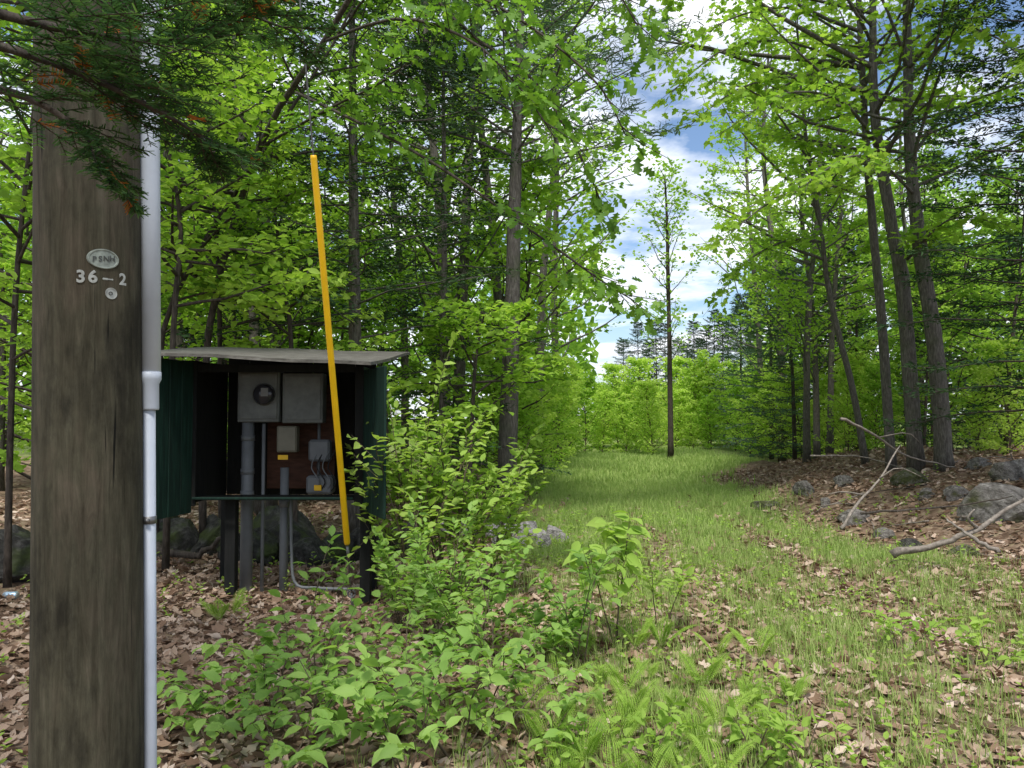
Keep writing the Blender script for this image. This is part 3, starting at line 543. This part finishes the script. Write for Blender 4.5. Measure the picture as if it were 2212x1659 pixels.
bu=nt.nodes.new('ShaderNodeBump'); bu.inputs['Strength'].default_value=.7; bu.inputs['Distance'].default_value=.007; L.new(ad.outputs[0],bu.inputs['Height']); L.new(bu.outputs[0],p.inputs['Normal']); L.new(p.outputs[0],out.inputs[0])
M['pole']=m
def plain(name,col,rough=.5,metal=0,var=.15,sc=8,bump=.05):
    a=tuple(c*(1-var) for c in col); b=tuple(min(1,c*(1+var)) for c in col)
    return noisemat(name,[(.3,a),(.7,b)],(1,1,1),sc,6,rough=rough,bump=bump,bdist=.004,metal=metal,spec=.4)
M['pvc']=plain('pale_grey_plastic',(.46,.50,.56),.45,var=.12,sc=5)
M['pvcdark']=plain('grey_plastic_pipe',(.14,.148,.155),.55)
M['alu']=plain('dull_aluminium',(.36,.37,.34),.5,metal=.2,var=.3,sc=60)
M['tagm']=plain('oxidised_tag',(.24,.27,.235),.5,metal=0,var=.3,sc=60)
M['letter']=plain('dark_stamped_metal',(.06,.065,.06),.5)
M['steel']=plain('grey_steel',(.17,.17,.17),.5,metal=.7)
M['yellow']=plain('yellow_plastic',(.86,.50,.008),.4,var=.08)
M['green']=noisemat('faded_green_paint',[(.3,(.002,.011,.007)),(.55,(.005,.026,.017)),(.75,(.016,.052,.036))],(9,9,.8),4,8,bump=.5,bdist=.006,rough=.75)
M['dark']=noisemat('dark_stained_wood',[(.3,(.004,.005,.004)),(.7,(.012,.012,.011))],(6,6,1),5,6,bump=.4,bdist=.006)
M['ply']=noisemat('red_brown_plywood',[(.3,(.04,.018,.011)),(.7,(.10,.045,.028))],(2,2,9),4,8,bump=.3,bdist=.004)
M['roof']=noisemat('weathered_roof_board',[(.3,(.045,.041,.034)),(.55,(.13,.122,.105)),(.75,(.28,.27,.245))],(2,12,4),4,10,bump=.6,bdist=.01)
M['meter']=noisemat('grey_enamel',[(.3,(.09,.095,.085)),(.6,(.14,.147,.136)),(.75,(.17,.175,.16))],(1,1,1),9,8,rough=.55,bump=.08,bdist=.004)  # grey toned down, putting the shelter's inside shade into the colour
M['tan']=plain('beige_plastic',(.17,.158,.115),.5)
M['glass']=plain('dark_meter_glass',(.03,.03,.035),.12)
M['white']=plain('white_face',(.17,.17,.16),.5)
M['black']=plain('black_rubber',(.012,.012,.012),.6)
pole=empty('utility_pole',(PC.x,PC.y,0),'thick weathered wooden utility pole numbered 36-2 with pale conduit up its side','utility pole')
w=MB(); k=46; z=np.linspace(-.4,9,k); rr=.1445-.0035*z
PP=[Vector((PC.x+.006*math.sin(q),PC.y,q)) for q in z]; tube(w,PP,rr,48,rough=0)
w.build('shaft',M['pole'],pole,smooth=True,off=(PC.x,PC.y,0))
cx=lambda px,Yd:(px-1106)/F*Yd
c_=MB(); Yc=2.25; zt=lambda py:at(319,py,Yc).z
tube(c_,[(cx(319,Yc),Yc,q) for q in (zt(818),zt(400),3.4,6)],.0285,24); con=c_.build('conduit',M['pvc'],pole,smooth=False,off=(PC.x,PC.y,0))
for f in con.data.polygons: f.use_smooth=len(f.vertices)==4
def cpart(name,pts,rad,mat,par,n=24):
    q=MB(); tube(q,pts,rad,n); o=q.build(name,mat,par,off=(PC.x,PC.y,0))
    for f in o.data.polygons: f.use_smooth=len(f.vertices)==4
    return o
cpart('coupling',[(cx(318,Yc),Yc,zt(q)) for q in (888,884,832,822,806)],[.0235,.0245,.0245,.031,.031],M['pvc'],con)
cpart('lower_pipe',[(cx(315,Yc),Yc,-.3),(cx(315,Yc),Yc,zt(880))],.0185,M['pvc'],con)
cpart('strap',[(cx(315,Yc),Yc,zt(1133)),(cx(315,Yc),Yc,zt(1117))],.0205,M['steel'],con)
st=MB(); tube(st,[(cx(315,Yc)+.006,Yc-.03,zt(1125)),(cx(315,Yc)+.006,Yc-.018,zt(1125))],.006,8); st.build('strap_bolt',M['steel'],con,off=(PC.x,PC.y,0))
def polept(px,py,lift=.002):
    d=at(px,py,1)-Vector((0,0,CZ)); r=.1445-.0035*(CZ+d.z*2)+lift
    a=d.x**2+d.y**2; b=-2*(d.x*PC.x+d.y*PC.y); c=PC.x**2+PC.y**2-r*r
    t=(-b-math.sqrt(b*b-4*a*c))/(2*a); P=Vector((d.x*t,d.y*t,CZ+d.z*t)); N=Vector((P.x-PC.x,P.y-PC.y,0)).normalized(); return P,N
def basis(P,N,roll=0):
    x=Vector((0,0,1)).cross(N).normalized(); Mx=Matrix((x,Vector((0,0,1)),N)).transposed().to_4x4(); Mx.translation=P
    return Mx@Matrix.Rotation(roll,4,'Z')
def parent_loc(p):
    v=Vector(p.location)
    while p.parent: p=p.parent; v+=Vector(p.location)
    return v
def text(s,size,ext,name,mat,Mx,parent,bold=0):
    c=bpy.data.curves.new('t','FONT'); c.body=s; c.size=size; c.extrude=ext; c.align_x='CENTER'; c.align_y='CENTER'; c.offset=bold; c.bevel_depth=ext*.4
    o=bpy.data.objects.new('t',c); COL.objects.link(o); bpy.context.view_layer.update()
    me=bpy.data.meshes.new_from_object(o.evaluated_get(bpy.context.evaluated_depsgraph_get())); bpy.data.objects.remove(o)
    me.transform(Mx); me.transform(Matrix.Translation(-parent_loc(parent))); me.materials.clear(); me.materials.append(mat)
    ob=bpy.data.objects.new(name,me); COL.objects.link(ob); ob.parent=parent; return ob
for ch,px,py,sz in [('3',174,599,.046),('6',200,600,.046),('2',264,607,.044)]:
    P,N=polept(px,py,.003); text(ch,sz,.0015,'digit',M['alu'],basis(P,N),pole,.0009)
def ovalplate(px,py,a,b,name,mat,th=.003,n=40):
    P,N=polept(px,py,.001); Mx=basis(P,N); bm=bmesh.new(); r=.142
    rings=[(.02,0,th*.7),(.5,0,th*.7),(.82,0,th*.7),(.86,0,th),(.95,0,th),(1,0,-.001)]
    vs=[]
    for q,_,zz in rings:
        row=[]
        for j in range(n):
            an=j*2*math.pi/n; xx=a*q*math.cos(an); yy=b*q*math.sin(an); row.append(bm.verts.new(Mx@Vector((xx,yy,zz-xx*xx/(2*r)))-Vector((PC.x,PC.y,0))))
        vs.append(row)
    for i in range(len(rings)-1):
        for j in range(n):
            bm.faces.new((vs[i][j],vs[i+1][j],vs[i+1][(j+1)%n],vs[i][(j+1)%n]))
    bm.faces.new(vs[0])
    bmesh.ops.recalc_face_normals(bm,faces=bm.faces)
    me=bpy.data.meshes.new(name); bm.to_mesh(me); bm.free(); me.materials.append(mat); o=bpy.data.objects.new(name,me); COL.objects.link(o); o.parent=pole; return o,Mx
ovalplate(224,561,.042,.028,'oval_tag',M['tagm'],.006)
for k,ch in enumerate('PSNH'):
    P,N=polept(204.5+k*13,561,.0062); text(ch,.0215,.0006,'tag_lettering',M['letter'],basis(P,N),pole,0)
ovalplate(238,636,.0165,.0165,'round_tag',M['alu'],.005); P,N=polept(238,636,.0052); text('O',.014,.0008,'tag_mark',M['letter'],basis(P,N),pole)
P,N=polept(232,605,.002); bm=bmesh.new(); bmesh.ops.create_cube(bm,size=1); bmesh.ops.scale(bm,vec=(.028,.006,.006),verts=bm.verts); bmesh.ops.bevel(bm,geom=bm.edges[:],offset=.0012,segments=2,affect='EDGES'); bm.transform(Matrix.Translation((-PC.x,-PC.y,0))@basis(P,N)); me=bpy.data.meshes.new('dash'); bm.to_mesh(me); bm.free(); me.materials.append(M['alu']); o=bpy.data.objects.new('dash',me); COL.objects.link(o); o.parent=pole
pole.rotation_euler=(0,-R(1.35),0); pole.location=(PC.x+2.0*math.sin(R(1.35)),PC.y,0)
# ---------------------------------------------------------------- guy wire
A=at(750,1175,6.2); B=at(677,335,5.1)
g0=A-(B-A)*.24; g0.z=max(g0.z,Hf(g0.x,g0.y)-.05)
gt=B+(B-A)*2.0
guy=empty('guy_wire',(g0.x,g0.y,0),'slanting guy wire with a long bright yellow plastic guard in front of the shelter','guy wire')
gl=(g0.x,g0.y,0)
def gpart(name,pts,rad,mat,n=16):
    q=MB(); tube(q,pts,rad,n); o=q.build(name,mat,guy,off=gl)
    for f in o.data.polygons: f.use_smooth=len(f.vertices)==4
D=(B-A).normalized()
gpart('guard',[A,A+D*.02,A+(B-A)*.5,B-D*.02,B],[.021,.025,.0235,.0225,.019],M['yellow'])
gpart('wire',[g0+D*.2,A,B,gt],.0055,M['steel'],8)
gpart('anchor_rod',[g0,g0+D*.26],.011,M['steel'],10)
gpart('wire_grip',[A-D*.16,A-D*.02],.012,M['steel'],10)
gpart('rod_eye',[g0+D*.25+Vector((.03*math.cos(a),0,.03*math.sin(a))) for a in np.linspace(0,6.28,14)],.007,M['steel'],8)
# ---------------------------------------------------------------- meter shelter
SL=Vector((-2.0,6.9,0)); shel=empty('meter_shelter',SL,'dark green open wooden shelter on posts holding grey electric meters','shelter')
def box(name,lo,hi,mat,par=shel,bev=.004,rz=0,piv=None,boards=0):
    lo=Vector(lo);hi=Vector(hi); bm=bmesh.new()
    def one(l,h):
        r=bmesh.ops.create_cube(bm,size=1); vv=r['verts']; bmesh.ops.scale(bm,vec=h-l,verts=vv); bmesh.ops.translate(bm,vec=(l+h)/2,verts=vv)
    if boards:
        nb=boards; wd=(hi.x-lo.x)/nb
        for k in range(nb):
            j=random.uniform(-.004,.004); one(Vector((lo.x+k*wd+.002,lo.y+j,lo.z+random.uniform(-.006,.006))),Vector((lo.x+(k+1)*wd-.002,hi.y+j,hi.z)))
    else: one(lo,hi)
    if bev: bmesh.ops.bevel(bm,geom=bm.edges[:],offset=bev,segments=1,affect='EDGES')
    if rz:
        pv=Vector(piv); bm.transform(Matrix.Translation(pv)@Matrix.Rotation(rz,4,'Z')@Matrix.Translation(-pv))
    bm.transform(Matrix.Translation(-parent_loc(par)))
    me=bpy.data.meshes.new(name); bm.to_mesh(me); bm.free(); me.materials.append(mat); o=bpy.data.objects.new(name,me); COL.objects.link(o); o.parent=par; return o
xl,xr=-2.72,-1.30; y0,y1=6.6,7.35
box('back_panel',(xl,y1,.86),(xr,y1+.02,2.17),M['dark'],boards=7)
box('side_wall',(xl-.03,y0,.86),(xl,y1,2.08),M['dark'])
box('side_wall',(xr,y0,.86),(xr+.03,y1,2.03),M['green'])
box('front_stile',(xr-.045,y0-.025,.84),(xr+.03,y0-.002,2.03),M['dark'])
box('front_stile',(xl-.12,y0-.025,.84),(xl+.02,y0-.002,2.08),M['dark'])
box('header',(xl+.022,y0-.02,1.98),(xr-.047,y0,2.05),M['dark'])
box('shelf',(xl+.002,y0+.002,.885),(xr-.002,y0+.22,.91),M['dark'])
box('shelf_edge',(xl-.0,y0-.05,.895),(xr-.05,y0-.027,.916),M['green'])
def slab(name,cs,th,mat):
    bm=bmesh.new(); t=[bm.verts.new(Vector(c)-SL) for c in cs]; b=[bm.verts.new(Vector(c)-SL-Vector((0,0,th))) for c in cs]
    bm.faces.new(t); bm.faces.new(b[::-1])
    for i in range(4): bm.faces.new((t[i],b[i],b[(i+1)%4],t[(i+1)%4]))
    bmesh.ops.recalc_face_normals(bm,faces=bm.faces); bmesh.ops.subdivide_edges(bm,edges=bm.edges[:],cuts=5,use_grid_fill=True)
    for v in bm.verts: v.co.z+=.006*math.sin(v.co.x*6+v.co.y*3)
    me=bpy.data.meshes.new(name); bm.to_mesh(me); bm.free(); me.materials.append(mat); o=bpy.data.objects.new(name,me); COL.objects.link(o); o.parent=shel; return o
slab('roof',[(-2.98,6.0,2.115),(-1.107,6.0,2.025),(-1.05,7.9,2.262),(-2.98,7.9,2.32)],.025,M['roof'])
for (xx,yy,zz) in ((-2.445,6.75,.884),(xr+.04,6.68,.858),(xr-.02,y1-.05,.858),(-2.69,7.3,.858)):
    box('leg',(xx-.045,yy-.045,Hf(xx,yy)-.05),(xx+.045,yy+.045,zz),M['dark'])
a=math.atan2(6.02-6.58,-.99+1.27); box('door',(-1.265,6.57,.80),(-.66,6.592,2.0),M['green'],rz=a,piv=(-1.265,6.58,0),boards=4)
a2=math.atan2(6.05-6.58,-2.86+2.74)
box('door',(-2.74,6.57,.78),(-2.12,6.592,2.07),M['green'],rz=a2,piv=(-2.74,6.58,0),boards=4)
def pbox(name,x0,y0_,x1,y1_,Yf,dp,mat,par=shel,bev=.008):
    p0=at(x0,y1_,Yf);p1=at(x1,y0_,Yf); return box(name,(p0.x,Yf,p0.z),(p1.x,Yf+dp,p1.z),mat,par,bev)
box('plywood_board',(at(590,1,7.2).x,7.2,.93),(at(733,1,7.2).x,7.22,1.9),M['ply'])
mb1=pbox('meter_box',512,800,604,912,6.85,.14,M['meter']); mb1['label']='grey meter box with a round glass meter'
mb2=pbox('meter_box',609,806,698,914,6.85,.14,M['meter']); mb2['label']='plain grey meter box without a dial'
pbox('cover_panel',517,806,599,905,6.838,.010,M['meter'],mb1,.003); pbox('cover_panel',614,812,693,907,6.838,.010,M['meter'],mb2,.003)
pbox('data_plate',523,809,540,815,6.834,.003,M['white'],mb1,0)
def disc(name,px,py,Yf,r,d,mat,par,n=32,r2=None):
    c=at(px,py,Yf); q=MB(); tube(q,[(c.x,Yf,c.z),(c.x,Yf-d*.7,c.z),(c.x,Yf-d,c.z)],[r,r,(r2 or r*.85)],n); o=q.build(name,mat,par,off=parent_loc(par)); return o
disc('meter_ring',571,852,6.838,.098,.025,M['steel'],mb1); disc('meter_glass',571,852,6.812,.088,.05,M['glass'],mb1)
pbox('meter_face',563,838,579,856,6.759,.003,M['white'],mb1,.001)
jb=pbox('junction_box',597,920,641,977,6.95,.1,M['tan']); pbox('lid',600,923,638,974,6.94,.008,M['tan'],jb,.003)
jb['label']='small beige box under the grey meter boxes'
pbox('warning_tag',600,983,622,993,6.94,.006,M['yellow'],shel,.001)
pbox('network_box',665,950,712,997,6.98,.12,M['pvcdark'],shel,.02); pbox('network_box',660,1028,718,1068,6.95,.14,M['pvcdark'],shel,.02)
def sp(name,pts,r,mat=M['pvcdark'],par=shel,n=16):
    q=MB(); tube(q,pts,r,n); o=q.build(name,mat,par,off=parent_loc(par))
    for f in o.data.polygons: f.use_smooth=len(f.vertices)==4
    return o
def vx(px,Yd,z): return ((px-1106)/F*Yd,Yd,z)
Yp=6.93
bp=sp('riser_pipe',[vx(537,Yp,-.1),vx(537,Yp,at(537,912,Yp).z)],.054)
for py in (940,1012,1060): sp('collar',[vx(537,Yp,at(537,py+12,Yp).z),vx(537,Yp,at(537,py,Yp).z)],.060,par=bp)
sp('riser_pipe',[vx(571,Yp,-.1),vx(571,Yp,at(571,915,Yp).z)],.016)
bp2=sp('riser_pipe',[vx(617,Yp,-.1),vx(617,Yp,at(617,1010,Yp).z)],.038)
sp('collar',[vx(617,Yp,at(617,1095,Yp).z),vx(617,Yp,at(617,1080,Yp).z)],.045,par=bp2)
sp('riser_pipe',[vx(690,7.1,.9),vx(690,7.1,at(690,914,7.1).z)],.014)
e0=at(628,1150,6.85); sp('elbow_pipe',smoothpath([(e0.x,6.85,.9),(e0.x+.01,6.85,.4),(e0.x+.05,6.84,.13),(e0.x+.25,6.8,.1),(e0.x+.55,6.75,.1)],16),.013,M['pvcdark'])
for k in range(4):
    xx=-1.75+k*.05; sp('cable',smoothpath([(xx,7.0,1.3),(xx-.06,6.95,1.15),(xx+.02,6.93,1.02),(xx-.03,6.96,.93)],12),.006,M['black'] if k%2 else M['pvcdark'],n=8)
pbox('cable_cap',678,1048,694,1060,6.93,.03,M['yellow'],shel,.003)
# ---------------------------------------------------------------- drink can
cb=gp(35,6.85,0); can=empty('drink_can',(cb.x,cb.y,cb.z+.033),'crushed pale blue and white drink can lying left of the pole','can')
q=MB(); Lx=.06; tube(q,[(-Lx,0,0),(-Lx+.006,0,0),(-.01,.0,.002),(Lx-.012,0,0),(Lx,0,0)],[.025,.033,.029,.033,.026],20); q.build('body',plain('printed_can',(.45,.6,.75),.3,.5,.4,30),can,smooth=True)
q=MB(); tube(q,[(Lx,0,0),(Lx+.003,0,0)],[.026,.024],20); q.build('rim',M['alu'],can)
# ---------------------------------------------------------------- near fir
FB=Vector((-2.35,1.35,0)); fir=empty('fir_tree',FB,'near fir whose dark feathery boughs hang over the top of the pole','tree')
w=MB(); lf=MB(); dd=MB(); tube(w,[FB+Vector((0,0,q)) for q in np.linspace(-.1,9,12)],np.linspace(.11,.02,12),12,rough=.04)
nb=60; tz=rng.uniform(3.9,8.8,nb)
limbset(w,lf,np.stack([np.full(nb,FB.x),np.full(nb,FB.y),tz],-1),rng.random(nb)*6.28,np.radians(rng.uniform(-5,15,nb)),np.interp(tz,[3.9,9],[2.2,.5]),rng.uniform(-.05,.1,nb),tz*0+.012,14,14,.09,T_NE,tl=.38,tvert=.08,jit=.02,droop=.05,flat=.8,smin=.08,tw=False)
def bough(pts,side=.5,nt=20):
    P=smoothpath([at(*q) for q in pts],16); P[0]=(FB.x,FB.y,P[0][2])
    tube(w,P,np.linspace(.012,.002,16),6)
    t=np.linspace(.22,.99,nt); A=trunk_interp(P,t); tg=nrm(trunk_interp(P,np.minimum(t+.04,1))-trunk_interp(P,t-.04))
    sg=np.where(np.arange(nt)%2==0,1,-1); Z=np.cross(tg,UP); d=nrm(tg*.75+Z*sg[:,None]*.75+np.array([0,0,-.12])+rng.normal(size=(nt,3))*.12)
    Lt=side*(1.1-t)*rng.uniform(.7,1.2,nt)+.08; B=A+d*Lt[:,None]
    segs(w,A,B,.0022,.001,4)
    AA=[A];BB=[B]
    for f in (.25,.45,.65,.85):
        for s2 in (1,-1):
            a_=A+(B-A)*f; zz=np.cross(d,UP)*s2; d2=nrm(d*.7+zz*.75+rng.normal(size=(nt,3))*.12); AA.append(a_); BB.append(a_+d2*(Lt*.5*(1.15-f))[:,None]+0)
    A2=np.concatenate(AA);B2=np.concatenate(BB); segs(w,A2,B2,.0013,.0008,3)
    ln=np.linalg.norm(B2-A2,axis=1); nn=56; m=len(A2); s=(np.arange(nn)+rng.random((m,nn)))/nn
    C=A2[:,None]+(B2-A2)[:,None]*s[...,None]; tw=nrm(B2-A2)[:,None]; sd=np.cross(tw,UP); sg=np.where(rng.random((m,nn))<.5,1,-1)[...,None]
    D=tw*.55+sd*sg*.8+UP*rng.uniform(-.25,.45,(m,nn,1)); N=UP+rng.normal(size=(m,nn,3))*.5
    keep=(rng.random((m,nn))<np.clip(ln/.14,.4,1)[:,None]).ravel()
    dead=(rng.random(m)<.03)[:,None].repeat(nn,1).ravel()
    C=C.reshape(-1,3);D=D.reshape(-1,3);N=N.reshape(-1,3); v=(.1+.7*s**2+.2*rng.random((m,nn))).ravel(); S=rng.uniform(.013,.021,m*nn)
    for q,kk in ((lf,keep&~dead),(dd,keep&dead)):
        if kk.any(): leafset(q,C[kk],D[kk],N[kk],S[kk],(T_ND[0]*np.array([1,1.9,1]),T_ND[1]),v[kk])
bough([(-300,40,1.4),(0,100,1.45),(200,170,1.5),(380,260,1.55),(450,310,1.6)],.32,18)
bough([(-300,-60,1.3),(0,30,1.35),(180,70,1.4),(350,90,1.5),(500,50,1.6)],.34,18)
bough([(-300,140,1.5),(-60,180,1.5),(80,220,1.5),(180,290,1.5),(230,360,1.5)],.25,12)
bough([(-300,-260,1.3),(0,-140,1.4),(200,-70,1.5),(420,-10,1.6),(640,70,1.7)],.4,20)
w.build('trunk',M['darkbark'],fir,smooth=True,off=FB); lf.build('crown',M['fir'],fir,off=FB); dd.build('dead_needles',M['deadneedle'],fir,off=FB)
# ---------------------------------------------------------------- sky and sun
SE,SA=R(62),R(182)
wd=bpy.data.worlds.new('World'); bpy.context.scene.world=wd; wd.use_nodes=True; nt=wd.node_tree; nt.nodes.clear(); L=nt.links
out=nt.nodes.new('ShaderNodeOutputWorld'); bg=nt.nodes.new('ShaderNodeBackground'); L.new(bg.outputs[0],out.inputs[0]); bg.inputs[1].default_value=.15
sky=nt.nodes.new('ShaderNodeTexSky'); sky.sky_type='NISHITA'; sky.sun_disc=False; sky.sun_elevation=SE; sky.sun_rotation=SA
tc=nt.nodes.new('ShaderNodeTexCoord'); sp_=nt.nodes.new('ShaderNodeSeparateXYZ'); L.new(tc.outputs['Generated'],sp_.inputs[0])
mz=nt.nodes.new('ShaderNodeMath'); mz.operation='MAXIMUM'; L.new(sp_.outputs[2],mz.inputs[0]); mz.inputs[1].default_value=0; mz2=nt.nodes.new('ShaderNodeMath'); mz2.operation='ADD'; L.new(mz.outputs[0],mz2.inputs[0]); mz2.inputs[1].default_value=.12
dv=nt.nodes.new('ShaderNodeVectorMath'); dv.operation='DIVIDE'; L.new(tc.outputs['Generated'],dv.inputs[0]); cb_=nt.nodes.new('ShaderNodeCombineXYZ'); 
for q in range(3): L.new(mz2.outputs[0],cb_.inputs[q])
L.new(cb_.outputs[0],dv.inputs[1])
nz=nt.nodes.new('ShaderNodeTexNoise'); nz.inputs['Scale'].default_value=1.5; nz.inputs['Detail'].default_value=9; nz.inputs['Roughness'].default_value=.55; L.new(dv.outputs[0],nz.inputs[0])
rp=ramp(nt,[(.41,(0,0,0)),(.54,(1,1,1))],nz.outputs[0])
nz2=nt.nodes.new('ShaderNodeTexNoise'); nz2.inputs['Scale'].default_value=5; nz2.inputs['Detail'].default_value=6; L.new(dv.outputs[0],nz2.inputs[0])
rc=ramp(nt,[(.3,(.56,.62,.73)),(.6,(.9,.92,.97)),(.75,(1,1,1))],nz2.outputs[0])
cm=nt.nodes.new('ShaderNodeVectorMath'); cm.operation='SCALE'; L.new(rc.outputs[0],cm.inputs[0]); cm.inputs[3].default_value=10.5
sb=nt.nodes.new('ShaderNodeMix'); sb.data_type='RGBA'; sb.blend_type='MULTIPLY'; sb.inputs[0].default_value=1; L.new(sky.outputs[0],sb.inputs[6]); sb.inputs[7].default_value=(1.05,1.12,1.2,1)
mx=nt.nodes.new('ShaderNodeMix'); mx.data_type='RGBA'; L.new(rp.outputs[0],mx.inputs[0]); L.new(sb.outputs[2],mx.inputs[6]); L.new(cm.outputs[0],mx.inputs[7]); L.new(mx.outputs[2],bg.inputs[0])
sl=bpy.data.lights.new('sun','SUN'); sl.energy=4.4; sl.angle=R(9); sl.color=(1,.96,.9); so=bpy.data.objects.new('sun',sl); COL.objects.link(so)
dirv=Vector((math.sin(SA)*math.cos(SE),math.cos(SA)*math.cos(SE),math.sin(SE))); so.rotation_euler=dirv.to_track_quat('Z','Y').to_euler()
sc=bpy.context.scene; sc.view_settings.view_transform='Standard'; sc.view_settings.look='None'; sc.view_settings.exposure=0
